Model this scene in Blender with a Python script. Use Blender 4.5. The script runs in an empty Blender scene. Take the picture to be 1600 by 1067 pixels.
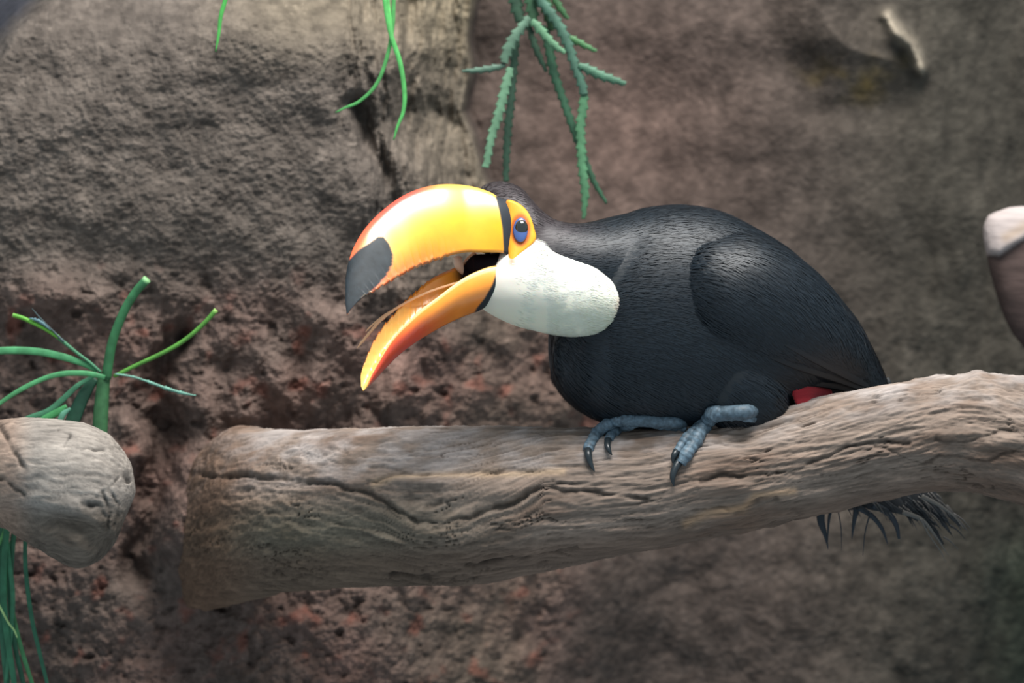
import bpy, math, random
import numpy as np
from mathutils import Vector
from mathutils.bvhtree import BVHTree

rng = np.random.RandomState(7)
random.seed(7)
COL = bpy.context.scene.collection

# ---------------------------------------------------------------- camera, light, exposure
S = 0.0007            # metres per photograph pixel at the bird
D = 4444.0            # camera distance in the same unit
CAMZ = 1.5
cd = bpy.data.cameras.new('camera')
cam = bpy.data.objects.new('camera', cd)
COL.objects.link(cam)
cam.location = (0, -D * S, CAMZ)
cam.rotation_euler = (math.pi / 2, 0, 0)
cd.sensor_width = 36
cd.lens = 100
cd.clip_start = 0.05
cd.dof.use_dof = True
cd.dof.focus_distance = (D - 120) * S
cd.dof.aperture_fstop = 3.4
bpy.context.scene.camera = cam

w = bpy.data.worlds.new('daylight')
bpy.context.scene.world = w
w.use_nodes = True
bg = w.node_tree.nodes['Background']
bg.inputs[0].default_value = (0.72, 0.88, 1.0, 1)
bg.inputs[1].default_value = 0.58


def area(name, loc, target, size, size_y, power, col):
    ld = bpy.data.lights.new(name, 'AREA')
    ld.shape = 'RECTANGLE'
    ld.size = size
    ld.size_y = size_y
    ld.energy = power
    ld.color = col
    o = bpy.data.objects.new(name, ld)
    COL.objects.link(o)
    o.location = loc
    o.rotation_euler = (Vector(target) - Vector(loc)).to_track_quat('-Z', 'Y').to_euler()
    return o


# the daylight opening in the roof of the enclosure
area('skylight', (0.3, -0.8, 3.7), (0.0, -0.02, 1.5), 1.4, 1.1, 135, (1.0, 0.98, 0.95))
vs = bpy.context.scene.view_settings
vs.view_transform = 'Standard'
vs.look = 'None'
vs.exposure = 0.0
vs.gamma = 1.0
vs.use_curve_mapping = False


# ---------------------------------------------------------------- maths helpers
def Q(px, py, d=0.0):
    """photo pixel + distance behind the bird's plane (pixel units) -> world"""
    px, py, d = np.broadcast_arrays(np.asarray(px, float), np.asarray(py, float), np.asarray(d, float))
    k = (D + d) / D
    return np.stack([(px - 800) * k * S, d * S, CAMZ + (533.5 - py) * k * S], -1)


def unQ(P):
    d = P[..., 1] / S
    k = (D + d) / D
    return P[..., 0] / S / k + 800, 533.5 - (P[..., 2] - CAMZ) / S / k, d


def cr(pts, n, even=True):
    """Catmull-Rom resample of rows to n rows (chord parameter on first 2 columns)"""
    P = np.asarray(pts, float)
    if P.ndim == 1:
        P = P[:, None]
    k = len(P)
    if even:
        seg = np.sqrt(((P[1:, :2] - P[:-1, :2]) ** 2).sum(1)) + 1e-6
        t = np.concatenate([[0], np.cumsum(seg)])
    else:
        t = np.arange(k).astype(float)
    s = np.linspace(0, t[-1], n)
    i = np.clip(np.searchsorted(t, s, side='right') - 1, 0, k - 2)
    f = ((s - t[i]) / (t[i + 1] - t[i]))[:, None]
    m = np.zeros_like(P)
    m[1:-1] = (P[2:] - P[:-2]) / (t[2:] - t[:-2])[:, None]
    m[0] = (P[1] - P[0]) / (t[1] - t[0])
    m[-1] = (P[-1] - P[-2]) / (t[-1] - t[-2])
    h = (t[i + 1] - t[i])[:, None]
    a, b = P[i], P[i + 1]
    return ((2 * f**3 - 3 * f**2 + 1) * a + (f**3 - 2 * f**2 + f) * h * m[i]
            + (-2 * f**3 + 3 * f**2) * b + (f**3 - f**2) * h * m[i + 1])


_perm = np.random.RandomState(3).permutation(256)
_perm = np.concatenate([_perm, _perm, _perm])
_grad = np.random.RandomState(4).normal(size=(256, 3))
_grad /= np.linalg.norm(_grad, axis=1)[:, None]


def perlin(x, y, z):
    x, y, z = np.broadcast_arrays(np.asarray(x, float), np.asarray(y, float), np.asarray(z, float))
    xi, yi, zi = np.floor(x).astype(int), np.floor(y).astype(int), np.floor(z).astype(int)
    xf, yf, zf = x - xi, y - yi, z - zi
    u, v, w_ = [q * q * q * (q * (q * 6 - 15) + 10) for q in (xf, yf, zf)]
    xi, yi, zi = xi & 255, yi & 255, zi & 255

    def g(a, b, c):
        h = _perm[_perm[_perm[(xi + a) & 255] + ((yi + b) & 255)] + ((zi + c) & 255)]
        q = _grad[h & 255]
        return q[..., 0] * (xf - a) + q[..., 1] * (yf - b) + q[..., 2] * (zf - c)
    l = lambda a, b, t: a + t * (b - a)
    return 1.5 * l(l(l(g(0, 0, 0), g(1, 0, 0), u), l(g(0, 1, 0), g(1, 1, 0), u), v),
                   l(l(g(0, 0, 1), g(1, 0, 1), u), l(g(0, 1, 1), g(1, 1, 1), u), v), w_)


def fbm(x, y, z=0.0, o=4, r=0.5, ridged=False):
    s, a, n = 0, 1.0, 0
    for i in range(o):
        p = perlin(x * 2**i + 17.3 * i, y * 2**i - 9.1 * i, np.asarray(z) * 2**i + 5.7 * i)
        if ridged:
            p = 1 - 2 * np.abs(p)
        s = s + a * p
        n += a
        a *= r
    return s / n


def sst(a, b, x):
    t = np.clip((x - a) / (b - a), 0, 1)
    return t * t * (3 - 2 * t)


def lin(c):
    c = np.asarray(c, float) / 255.0
    return np.where(c <= 0.04045, c / 12.92, ((c + 0.055) / 1.055) ** 2.4)


def pdist(px, py, poly):
    """distance of points to a polyline"""
    best = np.full(px.shape, 1e9)
    for (x0, y0), (x1, y1) in zip(poly[:-1], poly[1:]):
        dx, dy = x1 - x0, y1 - y0
        t = np.clip(((px - x0) * dx + (py - y0) * dy) / (dx * dx + dy * dy + 1e-9), 0, 1)
        best = np.minimum(best, np.hypot(px - x0 - t * dx, py - y0 - t * dy))
    return best


def inpoly(px, py, poly):
    r = np.zeros(px.shape, bool)
    n = len(poly)
    for i in range(n):
        x0, y0 = poly[i]
        x1, y1 = poly[(i + 1) % n]
        c = ((y0 > py) != (y1 > py)) & (px < (x1 - x0) * (py - y0) / (y1 - y0 + 1e-12) + x0)
        r ^= c
    return r


def sdpoly(px, py, poly):
    d = pdist(px, py, list(poly) + [poly[0]])
    return np.where(inpoly(px, py, poly), -d, d)


# ---------------------------------------------------------------- mesh helpers
def mesh(name, V, F, mat, parent=None, col=None, smooth=True):
    """V (n,3), F (m,3|4) numpy; col (n,3) linear"""
    V = np.asarray(V, np.float32).reshape(-1, 3)
    F = np.asarray(F, np.int32)
    me = bpy.data.meshes.new(name)
    me.vertices.add(len(V))
    me.vertices.foreach_set('co', V.ravel())
    k = F.shape[1]
    me.loops.add(F.size)
    me.loops.foreach_set('vertex_index', F.ravel())
    me.polygons.add(len(F))
    me.polygons.foreach_set('loop_start', np.arange(0, F.size, k, dtype=np.int32))
    try:
        me.polygons.foreach_set('loop_total', np.full(len(F), k, np.int32))
    except Exception:
        pass
    me.update(calc_edges=True)
    me.validate()
    if smooth:
        me.polygons.foreach_set('use_smooth', np.ones(len(me.polygons), bool))
    if col is not None:
        c = np.ones((len(V), 4), np.float32)
        c[:, :3] = np.asarray(col).reshape(-1, 3) if np.ndim(col) > 1 else col
        a = me.color_attributes.new('Col', 'FLOAT_COLOR', 'POINT')
        a.data.foreach_set('color', c.ravel())
    me.materials.append(mat)
    o = bpy.data.objects.new(name, me)
    COL.objects.link(o)
    if parent is not None:
        o.parent = parent
        if parent.type == 'EMPTY':            # mesh data is in world coordinates
            o.matrix_parent_inverse = parent.matrix_basis.inverted()
    return o


def gridfaces(n, m, wrap=False):
    i = np.arange(n - 1)[:, None]
    j = np.arange(m if wrap else m - 1)[None, :]
    j2 = (j + 1) % m
    return np.stack([i * m + j, i * m + j2, (i + 1) * m + j2, (i + 1) * m + j], -1).reshape(-1, 4)


def loft(G, caps=True):
    """G (n,m,3) closed rings -> V,F quads (caps as degenerate-free fans of quads via centre rows)"""
    n, m = G.shape[:2]
    if caps:
        a = G[0].mean(0)[None, None] * np.ones((1, m, 1))
        b = G[-1].mean(0)[None, None] * np.ones((1, m, 1))
        G = np.concatenate([a * 0.999 + G[:1] * 0.001, G, b * 0.999 + G[-1:] * 0.001], 0)
        n += 2
    return G.reshape(-1, 3), gridfaces(n, m, True), n


def tube(pts, rad, seg=10, n=24, flat=1.0, wdir=None, teeth=0.0, tp=12.0, tip=False):
    """pts rows (px,py,d) resampled; rad rows of radii (px); flat = thickness ratio"""
    P = np.asarray(pts, float)
    R = np.asarray(rad, float)
    if R.ndim == 0:
        R = np.full(len(P), float(R))
    if len(R) != len(P):
        R = np.interp(np.linspace(0, 1, len(P)), np.linspace(0, 1, len(R)), R)
    A = cr(np.concatenate([P, R[:, None]], 1), n)
    C = Q(A[:, 0], A[:, 1], A[:, 2])
    r = np.maximum(A[:, 3], 0.15) * S
    if teeth:
        L = np.concatenate([[0], np.cumsum(np.linalg.norm(np.diff(C, axis=0), axis=1))]) / S
        pass
    if tip:
        r[-1] *= 0.2
    T = np.gradient(C, axis=0)
    T /= np.linalg.norm(T, axis=1)[:, None] + 1e-12
    view = np.array([0, 1.0, 0]) if wdir is None else np.asarray(wdir, float)
    Wd = np.cross(T, view)
    Wd /= np.linalg.norm(Wd, axis=1)[:, None] + 1e-9
    N = np.cross(Wd, T)
    a = np.linspace(0, 2 * np.pi, seg, endpoint=False)
    if teeth:
        ph = (L[:, None] / tp + 0.5 * (np.cos(a) < 0)[None]) % 1.0
        tw = 1 + teeth * (ph ** 2 - .3) * np.abs(np.cos(a))[None] ** 3
    else:
        tw = np.ones((len(r), seg))
    G = (C[:, None] + Wd[:, None] * (np.cos(a)[None, :, None] * (r[:, None] * tw)[..., None])
         + N[:, None] * (np.sin(a)[None, :, None] * r[:, None, None] * flat))
    V, F, nn = loft(G)
    return V, F


def merge(parts):
    Vs, Fs, o = [], [], 0
    for V, F in parts:
        Vs.append(V)
        Fs.append(F + o)
        o += len(V)
    return np.concatenate(Vs), np.concatenate(Fs)


def empty(name, loc, label, cat, group=None):
    o = bpy.data.objects.new(name, None)
    COL.objects.link(o)
    o.location = [float(x) for x in loc]
    o.empty_display_size = 0.02
    tag(o, label, cat, group)
    return o


def tag(o, label, cat, group=None):
    o['label'] = label
    o['category'] = cat
    if group:
        o['group'] = group


# ---------------------------------------------------------------- materials
def material(name, color=None, rough=0.7, attr=True, noise=None, bump=None, spec=0.5, sheen=0.0,
             coat=0.0, sss=0.0, mul=0.35, ramp=(0.35, 0.7)):
    m = bpy.data.materials.new(name)
    m.use_nodes = True
    nt = m.node_tree
    b = nt.nodes['Principled BSDF']
    b.inputs['Roughness'].default_value = rough
    b.inputs['Specular IOR Level'].default_value = spec
    b.inputs['Sheen Weight'].default_value = sheen
    b.inputs['Coat Weight'].default_value = coat
    b.inputs['Coat Roughness'].default_value = 0.22 if sss else 0.05
    if sss:
        b.inputs['Subsurface Weight'].default_value = sss
        b.inputs['Subsurface Scale'].default_value = 0.004
    tc = nt.nodes.new('ShaderNodeTexCoord')
    if attr and color is None:
        a = nt.nodes.new('ShaderNodeVertexColor')
        a.layer_name = 'Col'
        base = a.outputs['Color']
    else:
        a = nt.nodes.new('ShaderNodeRGB')
        c = lin(color)
        a.outputs[0].default_value = (c[0], c[1], c[2], 1)
        base = a.outputs[0]
    if noise:
        mp = nt.nodes.new('ShaderNodeMapping')
        mp.inputs['Scale'].default_value = noise[1] if len(noise) > 1 else (1, 1, 1)
        nz = nt.nodes.new('ShaderNodeTexNoise')
        nz.inputs['Scale'].default_value = noise[0]
        nz.inputs['Detail'].default_value = 6
        nt.links.new(tc.outputs['Object'], mp.inputs[0])
        nt.links.new(mp.outputs[0], nz.inputs['Vector'])
        mr = nt.nodes.new('ShaderNodeMapRange')
        mr.inputs['From Min'].default_value = ramp[0]
        mr.inputs['From Max'].default_value = ramp[1]
        mr.inputs['To Min'].default_value = 1 - mul
        mr.inputs['To Max'].default_value = 1 + mul
        nt.links.new(nz.outputs['Fac'], mr.inputs['Value'])
        mx = nt.nodes.new('ShaderNodeVectorMath')
        mx.operation = 'SCALE'
        nt.links.new(base, mx.inputs[0])
        nt.links.new(mr.outputs[0], mx.inputs['Scale'])
        base = mx.outputs[0]
    nt.links.new(base, b.inputs['Base Color'])
    if bump:
        last = None
        for sc, st, dist, scl in bump:
            mp = nt.nodes.new('ShaderNodeMapping')
            mp.inputs['Scale'].default_value = scl
            nz = nt.nodes.new('ShaderNodeTexNoise')
            nz.inputs['Scale'].default_value = sc
            nz.inputs['Detail'].default_value = 5
            nt.links.new(tc.outputs['Object'], mp.inputs[0])
            nt.links.new(mp.outputs[0], nz.inputs['Vector'])
            bp = nt.nodes.new('ShaderNodeBump')
            bp.inputs['Strength'].default_value = st
            bp.inputs['Distance'].default_value = dist
            nt.links.new(nz.outputs['Fac'], bp.inputs['Height'])
            if last:
                nt.links.new(last, bp.inputs['Normal'])
            last = bp.outputs[0]
        nt.links.new(last, b.inputs['Normal'])
    return m


U = (1, 1, 1)
M_rock = material('rock', rough=0.92, spec=0.2, noise=(55, U), mul=0.30,
                  bump=[(150, 0.6, 0.004, U), (420, 0.5, 0.0015, U)])
M_wood = material('driftwood', rough=0.8, spec=0.25, noise=(40, (0.35, 1, 3)), mul=0.18,
                  bump=[(120, 0.35, 0.0012, (0.25, 1, 3)), (500, 0.25, 0.0005, U)])
M_log = material('weathered_log', rough=0.8, spec=0.25, noise=(40, (0.6, 1, 2)), mul=0.15,
                 bump=[(160, 0.4, 0.0012, (0.5, 1, 1.6)), (500, 0.25, 0.0005, U)])
M_black = material('black_plumage', rough=0.5, spec=0.45, sheen=0.12, bump=[(260, 0.3, 0.001, (0.4, 1, 2))])
M_barb = material('black_barbs', rough=0.5, spec=0.42)
M_white = material('white_plumage', rough=0.75, spec=0.25, sheen=0.1, sss=0.15,
                   bump=[(220, 0.07, 0.0005, (0.35, 1, 2.2))])
M_bill = material('bill_keratin', rough=0.32, spec=0.6, coat=0.8, sss=0.1, noise=(60, U), mul=0.06,
                  bump=[(45, 0.05, 0.001, U)])
_nt = M_bill.node_tree          # the dark horn of the tip and base is dull, the coloured horn glossy
_sp = _nt.nodes.new('ShaderNodeSeparateColor')
_src = _nt.nodes['Principled BSDF'].inputs['Base Color'].links[0].from_socket
_nt.links.new(_src, _sp.inputs[0])
for _k, _a, _b in (('Coat Weight', 0.04, 0.85), ('Specular IOR Level', 0.22, 0.6), ('Roughness', 0.5, 0.32)):
    _mr = _nt.nodes.new('ShaderNodeMapRange')
    _mr.inputs['From Min'].default_value = 0.1
    _mr.inputs['From Max'].default_value = 0.6
    _mr.inputs['To Min'].default_value = _a
    _mr.inputs['To Max'].default_value = _b
    _nt.links.new(_sp.outputs[0], _mr.inputs['Value'])
    _nt.links.new(_mr.outputs[0], _nt.nodes['Principled BSDF'].inputs[_k])
M_skin = material('orange_skin', rough=0.5, spec=0.4, sss=0.15, bump=[(300, 0.2, 0.0006, U)])
M_dark = material('mouth_lining', color=(24, 20, 24), rough=0.9, spec=.1)
M_bluering = material('blue_eye_skin', color=(62, 88, 146), rough=0.3, spec=.8, coat=.6)
M_eye = material('dark_eye', color=(22, 26, 20), rough=0.05, spec=0.9, coat=1.0)
M_foot = material('scaly_foot', rough=0.5, spec=0.4, noise=(220, U), mul=0.35, bump=[(300, 0.5, 0.0008, U)])
M_claw = material('black_claw', color=(34, 42, 46), rough=0.35)
M_tongue = material('tongue', color=(246, 190, 140), rough=0.5)
M_green = material('leaf', rough=0.55, spec=0.35, noise=(90, U), mul=0.2, bump=[(240, 0.2, 0.0005, U)])

# ---------------------------------------------------------------- rock wall
NX, NY = 1000, 700


def dense(n, lo, a, b, hi, frac):
    k = int(n * frac)
    e = (n - k) // 2
    return np.concatenate([np.linspace(lo, a, e, endpoint=False), np.linspace(a, b, k, endpoint=False),
                           np.linspace(b, hi, n - k - e)])


gx = dense(NX, -1300, -80, 1680, 2900, 0.84)[None, :] * np.ones((NY, 1))
gy = dense(NY, -900, -60, 1130, 2100, 0.84)[:, None] * np.ones((1, NX))
wx = gx + 26 * fbm(gx / 160, gy / 160, 1.3, 3)
wy = gy + 26 * fbm(gx / 160, gy / 160, 8.3, 3)


def wallfields(x, y):
    # right edge of the near boulder
    xe = np.interp(y, [-900, -100, 0, 110, 170, 285, 360, 430, 520, 640, 760, 1000, 2100],
                   [800, 760, 748, 738, 724, 772, 800, 850, 900, 930, 900, 840, 800])
    xf = np.interp(y, [-900, -100, 0, 60, 190, 300, 400, 500, 640, 2100],
                   [560, 540, 525, 545, 545, 575, 560, 500, 480, 400])
    side = sst(0, 1, (x - xf) / (xe - xf))
    front = 300 + 0.25 * np.maximum(0, 60 - y) + 65 * sst(260, 640, y) + 60 * sst(900, 1100, y) * 0
    front = front + 240 * np.exp(-((y + 25) / 75.0) ** 2) * 0
    # the face is rounded over at the top and its upper left corner falls away
    front = front + 220 * sst(90, -160, y) + 400 * sst(90, 0, x + y) * sst(0.0, 1.0, 1.0 + 0 * x)
    back = 860 + 0.06 * (x - 900)
    d = np.where(x < xf, front, front + (back - 200 - front) * side ** 1.2)
    soft = 1 + 20 * sst(560, 760, y)
    d = d + (back - d) * sst(-6, 10, (x - xe) / soft)
    d = d + 55 * np.exp(-(pdist(x, y, [(556, 170), (585, 240), (606, 310), (600, 420)]) / 16.0) ** 2)
    d = d + 30 * np.exp(-(pdist(x, y, [(640, -20), (632, 120), (650, 250)]) / 12.0) ** 2)
    # deep cleft beside the log, rounded stones below it
    jx = x + 30 * fbm(x / 60, y / 55, 19.0, 4)
    d = d + 75 * np.exp(-(pdist(jx, y, [(275, 540), (250, 620), (262, 690), (240, 760), (232, 830), (215, 890)]) / 24.0) ** 2)
    d = d - 120 * np.exp(-(((x - 300) / 50.0) ** 2 + ((y - 830) / 110.0) ** 2) ** 1.5)
    d = d - 60 * np.exp(-(((x - 205) / 36.0) ** 2 + ((y - 700) / 52.0) ** 2) ** 2)
    # buttresses under the overhang
    for (bx, by, sx, sy, h, lean) in [(430, 600, 26, 60, 55, .25), (485, 610, 24, 60, 50, -.2), (385, 640, 26, 40, 45, .2),
                                      (550, 560, 30, 70, 35, .1), (90, 470, 60, 40, 40, 0), (330, 640, 24, 40, 35, 0),
                                      (620, 620, 28, 50, 30, -.2), (500, 500, 40, 30, 30, .3)]:
        d = d - h * np.exp(-(((x - bx - lean * (y - by)) / sx) ** 2 + ((y - by) / sy) ** 2))
    # outcrop at the upper right with a sharp lip; its sunlit edge is painted in the colours
    oc = sdpoly(x, y, [(1180, -300), (1195, 40), (1235, 120), (1290, 165), (1350, 165), (1410, 140), (1446, 105),
                       (1430, 60), (1395, 25), (1380, -300)])
    d = d - 75 * sst(20, -110, oc)
    lip = pdist(x, y, [(1392, 20), (1412, 48), (1432, 68), (1443, 100)])
    d = d - 50 * np.exp(-(lip / 12.0) ** 2) - 30 * np.exp(-(((x - 1400) / 22) ** 2 + ((y - 55) / 22) ** 2))
    # vertical grooves on the far right
    d = d + 40 * fbm(x / 90, y / 420, 3.1, 3) * sst(1350, 1550, x)
    return d, xe, xf, side, oc, lip


d, xe, xf, side, oc, lip = wallfields(wx, wy)
d = d + 55 * fbm(gx / 330, gy / 280, 0.5, 3)
rough_l = 1.0 - 0.6 * sst(-20, 60, wx - xe)
low = sst(380, 520, wy)
nz = fbm(gx / 75, gy / 62, 2.0, 5, 0.55)
rid = fbm(gx / 60, gy / 95, 7.0, 4, 0.5, True)
fine = fbm(gx / 11, gy / 10, 4.0, 3, 0.6)
fine2 = fbm(gx / 5.5, gy / 5.0, 14.0, 2, 0.6)
d = d + rough_l * ((13 + 8 * low) * nz + (5 + 15 * low) * rid + (3.6 + 1.8 * low) * fine + 2.4 * fine2)
sidev = fbm(gx / 26, gy / 120, 9.0, 4, .55, True)
d = d + 38 * sidev * sst(-30, 20, wx - xf) * sst(20, -30, wx - xe) * sst(500, 380, wy)
pit = fbm(gx / 34, gy / 26, 12.0, 3)
d = d + 10 * sst(0.22, 0.6, pit) * (0.3 + low) * (1 - .8 * sst(-20, 60, wx - xe))

grey = lin((98, 91, 84))
tan = lin((114, 106, 92))
red = lin((110, 90, 82))
brown = lin((84, 75, 69))
olive = lin((72, 73, 64))
m1 = fbm(gx / 210, gy / 170, 21.0, 4)[..., None]
m2 = fbm(gx / 60, gy / 50, 31.0, 4)[..., None]
left = grey + (tan - grey) * (sst(150, 0, wy) * sst(250, 480, gx) + 0.9 * side * sst(20, -10, wx - xe))[..., None]
left = left + (red - left) * (low * (0.65 + 0.9 * m1[..., 0]).clip(0, 1))[..., None]
right = brown + (red - brown) * (0.55 * np.exp(-(((gx - 960) / 190) ** 2 + ((gy - 200) / 190) ** 2)))[..., None]
right = right + (olive - right) * sst(1150, 1500, gx)[..., None] * 0.6
right = right + (lin((98, 84, 46)) - right) * ((sst(10, -30, oc) * sst(40, 130, gy) * 0.8 * sst(-.2, .5, m2[..., 0])))[..., None]
isr = sst(-4, 8, (wx - xe) / (1 + 14 * sst(560, 760, wy)))[..., None]
c = left + (right - left) * isr
c = c + (lin((190, 180, 160)) - c) * (np.exp(-(lip / 11.0) ** 2) * 0.75 * (gy < 140))[..., None]  # sunlight along the outcrop's lip painted into the rock colour
c = c + (lin((60, 78, 62)) - c) * (0.6 * sst(1480, 1640, gx) * sst(780, 900, gy))[..., None]
c = c * (1 + 0.35 * m2 + 0.35 * m1)
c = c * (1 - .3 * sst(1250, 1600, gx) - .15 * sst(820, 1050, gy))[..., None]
c = c + (lin((52, 56, 66)) - c) * (.9 * sst(75, 35, gx + gy + 12 * fbm(gx / 20, gy / 20, 1., 3)))[..., None]  # shaded gap past the upper left corner, painted as dark rock colour
c = c * (1 - 0.3 * sst(0.1, 0.6, pit) * (0.3 + low))[..., None]
c = c * (1 - 0.22 * fine)[..., None]
spk = sst(0.25, 0.5, fbm(gx / 7, gy / 6, 44.0, 2)) * sst(0.0, .3, fbm(gx / 60, gy / 60, 51.0, 2))
c = c * (1 + 0.6 * spk)[..., None]
rust = sst(0.15, 0.5, fbm(gx / 45, gy / 45, 61.0, 3)) * low * (1 - isr[..., 0])
c = c + (lin((140, 78, 62)) - c) * (0.45 * rust)[..., None]
c = np.clip(c * np.array([.90, .86, .85]), 0.004, 0.9)
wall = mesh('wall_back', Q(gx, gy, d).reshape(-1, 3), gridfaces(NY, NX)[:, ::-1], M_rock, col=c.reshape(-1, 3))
wall['kind'] = 'structure'
wall['label'] = 'rough grey and reddish brown artificial rock wall behind the bird'

# ---------------------------------------------------------------- driftwood branch
# (top x, top y, bottom x, bottom y, depth of axis, thickness in depth)
ST = [(312, 724, 292, 925, 480, 92), (322, 704, 304, 940, 400, 100), (342, 685, 328, 946, 325, 105), (370, 672, 372, 938, 255, 108),
      (450, 677, 450, 920, 180, 108), (540, 675, 545, 914, 120, 108), (640, 669, 640, 912, 85, 108), (740, 669, 745, 910, 55, 104),
      (840, 671, 850, 889, 30, 98), (940, 673, 950, 869, 10, 92), (1040, 669, 1055, 847, 0, 86), (1130, 660, 1152, 828, -6, 82),
      (1200, 647, 1228, 812, -12, 80), (1300, 621, 1325, 789, -20, 80), (1400, 601, 1405, 771, -30, 82), (1490, 590, 1470, 763, -42, 85),
      (1560, 590, 1535, 768, -55, 88), (1640, 602, 1610, 788, -70, 90), (1760, 640, 1720, 830, -90, 92), (1950, 730, 1900, 930, -120, 96)]
NU, NA = 1250, 330
A = cr(np.array(ST, float), NU)
T3 = Q(A[:, 0], A[:, 1], A[:, 4])
B3 = Q(A[:, 2], A[:, 3], A[:, 4])
Cc = (T3 + B3) / 2
Up = (T3 - B3) / 2
Tn = np.gradient(Cc, axis=0)
Tn /= np.linalg.norm(Tn, axis=1)[:, None]
Tl = Tn.copy()
Tl[:, 1] = np.clip(Tl[:, 1], -.25 * np.abs(Tl[:, 0]), .25 * np.abs(Tl[:, 0]))
La = np.cross(Tl, Up)
La /= np.linalg.norm(La, axis=1)[:, None]
La *= -(A[:, 5] * S)[:, None]            # towards the camera for angle 0
if La[NU // 2, 1] > 0:
    La = -La
an = np.linspace(0, 2 * np.pi, NA, endpoint=False)
ca, sa = np.cos(an)[None, :, None], np.sin(an)[None, :, None]
G = Cc[:, None] + La[:, None] * np.sign(ca) * np.abs(ca) ** 0.92 + Up[:, None] * np.sign(sa) * np.abs(sa) ** 0.96
Nr = G - Cc[:, None]
Nr /= np.linalg.norm(Nr, axis=2)[..., None]
px, py, pd = unQ(G)
axd = A[:, 4][:, None]
near = (pd < axd).astype(float)
u = px
crackA = [(300, 742), (400, 748), (452, 750), (516, 756), (564, 768), (600, 782), (624, 800), (652, 814), (696, 816), (736, 808),
          (768, 794), (804, 784), (852, 762), (896, 768), (950, 772), (1010, 778)]
crx = [p[0] for p in crackA]
cry = [p[1] for p in crackA]
dev = np.interp(u, [262] + crx + [1100, 1900], [750] + cry + [770, 770]) - np.interp(u, [262, 400, 1010, 1900], [742, 748, 778, 770])
decay = np.exp(-np.abs(py - np.interp(u, crx, cry)) / 70.0)
swirl = 14 * fbm(u / 220, py / 90, pd / 200, 2)
cy = (A[:, 1] + A[:, 3])[:, None] / 2
yy = (py - cy) - dev * decay * near + swirl
streak = fbm(u / 75, yy / 4.2, pd / 9.0, 4, 0.6)
ridge = fbm(u / 210, yy / 17, pd / 30.0, 4, 0.55, True)
big = fbm(u / 260, yy / 60, pd / 80.0, 3)
lump = fbm(u / 60, yy / 26, pd / 40.0, 4)
lumpm = sst(0.0, 0.4, fbm(u / 240, py / 90, 5.0, 2) + 0.35 * sst(1000, 1150, u) - .1)
crk = fbm(u / 170, yy / 11, pd / 22.0 + 3, 3)
crack = np.exp(-(crk / 0.035) ** 2) * sst(0.0, 0.35, fbm(u / 130, yy / 40, 9.0, 2))
fs = fbm(u / 26, yy / 1.9, pd / 4.0, 3, .6)
disp = 7 * big + 6 * ridge + 3.2 * streak + .8 * fs + 7 * lump * lumpm - 5.0 * crack
grooves = [(crackA, 5, 13), ([(575, 758), (608, 746), (644, 740), (692, 744), (736, 738), (820, 736), (896, 744)], 3.5, 6),
           ([(612, 896), (660, 900), (736, 884), (820, 872), (900, 856)], 4, 8),
           ([(1095, 752), (1125, 742), (1159, 744), (1238, 737), (1290, 713), (1320, 700), (1367, 690), (1420, 692)], 4, 9),
           ([(1150, 797), (1172, 785), (1190, 776), (1212, 777)], 6, 10),
           ([(1367, 697), (1444, 722), (1469, 710), (1546, 716), (1600, 697)], 3, 6),
           ([(1463, 684), (1490, 690), (1536, 684), (1560, 672), (1600, 676)], 3, 7),
           ([(640, 772), (665, 768), (690, 764)], 7, 9), ([(668, 792), (688, 786)], 6, 8),
           ([(1240, 640), (1330, 640), (1400, 625), (1480, 632)], 2.5, 3), ([(1100, 690), (1160, 700), (1230, 690), (1300, 672)], 2.5, 4),
           ([(1000, 800), (1080, 798), (1150, 792)], 3, 5), ([(420, 800), (520, 812), (600, 846), (700, 852), (800, 838)], 3, 4)]
gr = np.zeros_like(px)
for poly, wd, dp in grooves:
    jx, jy = px + 5 * fbm(px / 30, py / 30, 3.3, 2), py + 7 * fbm(px / 28, py / 28, 1.1, 3)
    wv_ = 0.25 + 0.75 * sst(-.35, .25, fbm(px / 46, py / 30, 6.6, 3))
    g_ = np.exp(-(pdist(jx, jy, poly) / (wd * .6 * (.5 + wv_))) ** 2) * near * wv_
    disp = disp - dp * .6 * g_
    gr = np.maximum(gr, g_ * min(.8, dp / 11))
# raised folds and eye shaped lumps of the swirl
for (ex, ey, sx, sy, h) in [(650, 755, 60, 9, 9), (760, 765, 90, 16, 8), (1500, 676, 40, 12, 10), (1570, 690, 32, 10, 7), (640, 840, 120, 14, 5),
                            (1150, 760, 60, 10, 6), (1527, 592, 20, 9, 9), (900, 700, 90, 16, 4), (1130, 715, 50, 9, 5)]:
    disp = disp + h * near * np.exp(-((px - ex) / sx) ** 2 - ((py - ey) / sy) ** 2)
endf = sst(0, 0.03, np.linspace(0, 1, NU))[:, None]
disp = disp + 14 * fbm(an[None, :] * 2 + 0 * px, u / 40, 2.0, 3) * (1 - sst(0, 0.06, np.linspace(0, 1, NU)))[:, None]
G = G + Nr * (disp * S)[..., None]
wg = lin((122, 107, 96))
wb = lin((92, 71, 58))
wgr = lin((84, 82, 66))
wp = lin((156, 148, 144))
wc = np.ones(px.shape + (1,)) * wg
wc = wc + (wb - wc) * sst(-0.1, 0.6, big + 0.5 * streak)[..., None] * 0.7
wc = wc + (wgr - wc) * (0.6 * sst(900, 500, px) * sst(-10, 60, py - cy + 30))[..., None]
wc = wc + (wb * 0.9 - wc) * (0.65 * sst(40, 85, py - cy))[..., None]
wc = wc + (wp - wc) * (0.7 * sst(-20, -70, py - cy) * sst(-.3, .4, lump))[..., None]
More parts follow.
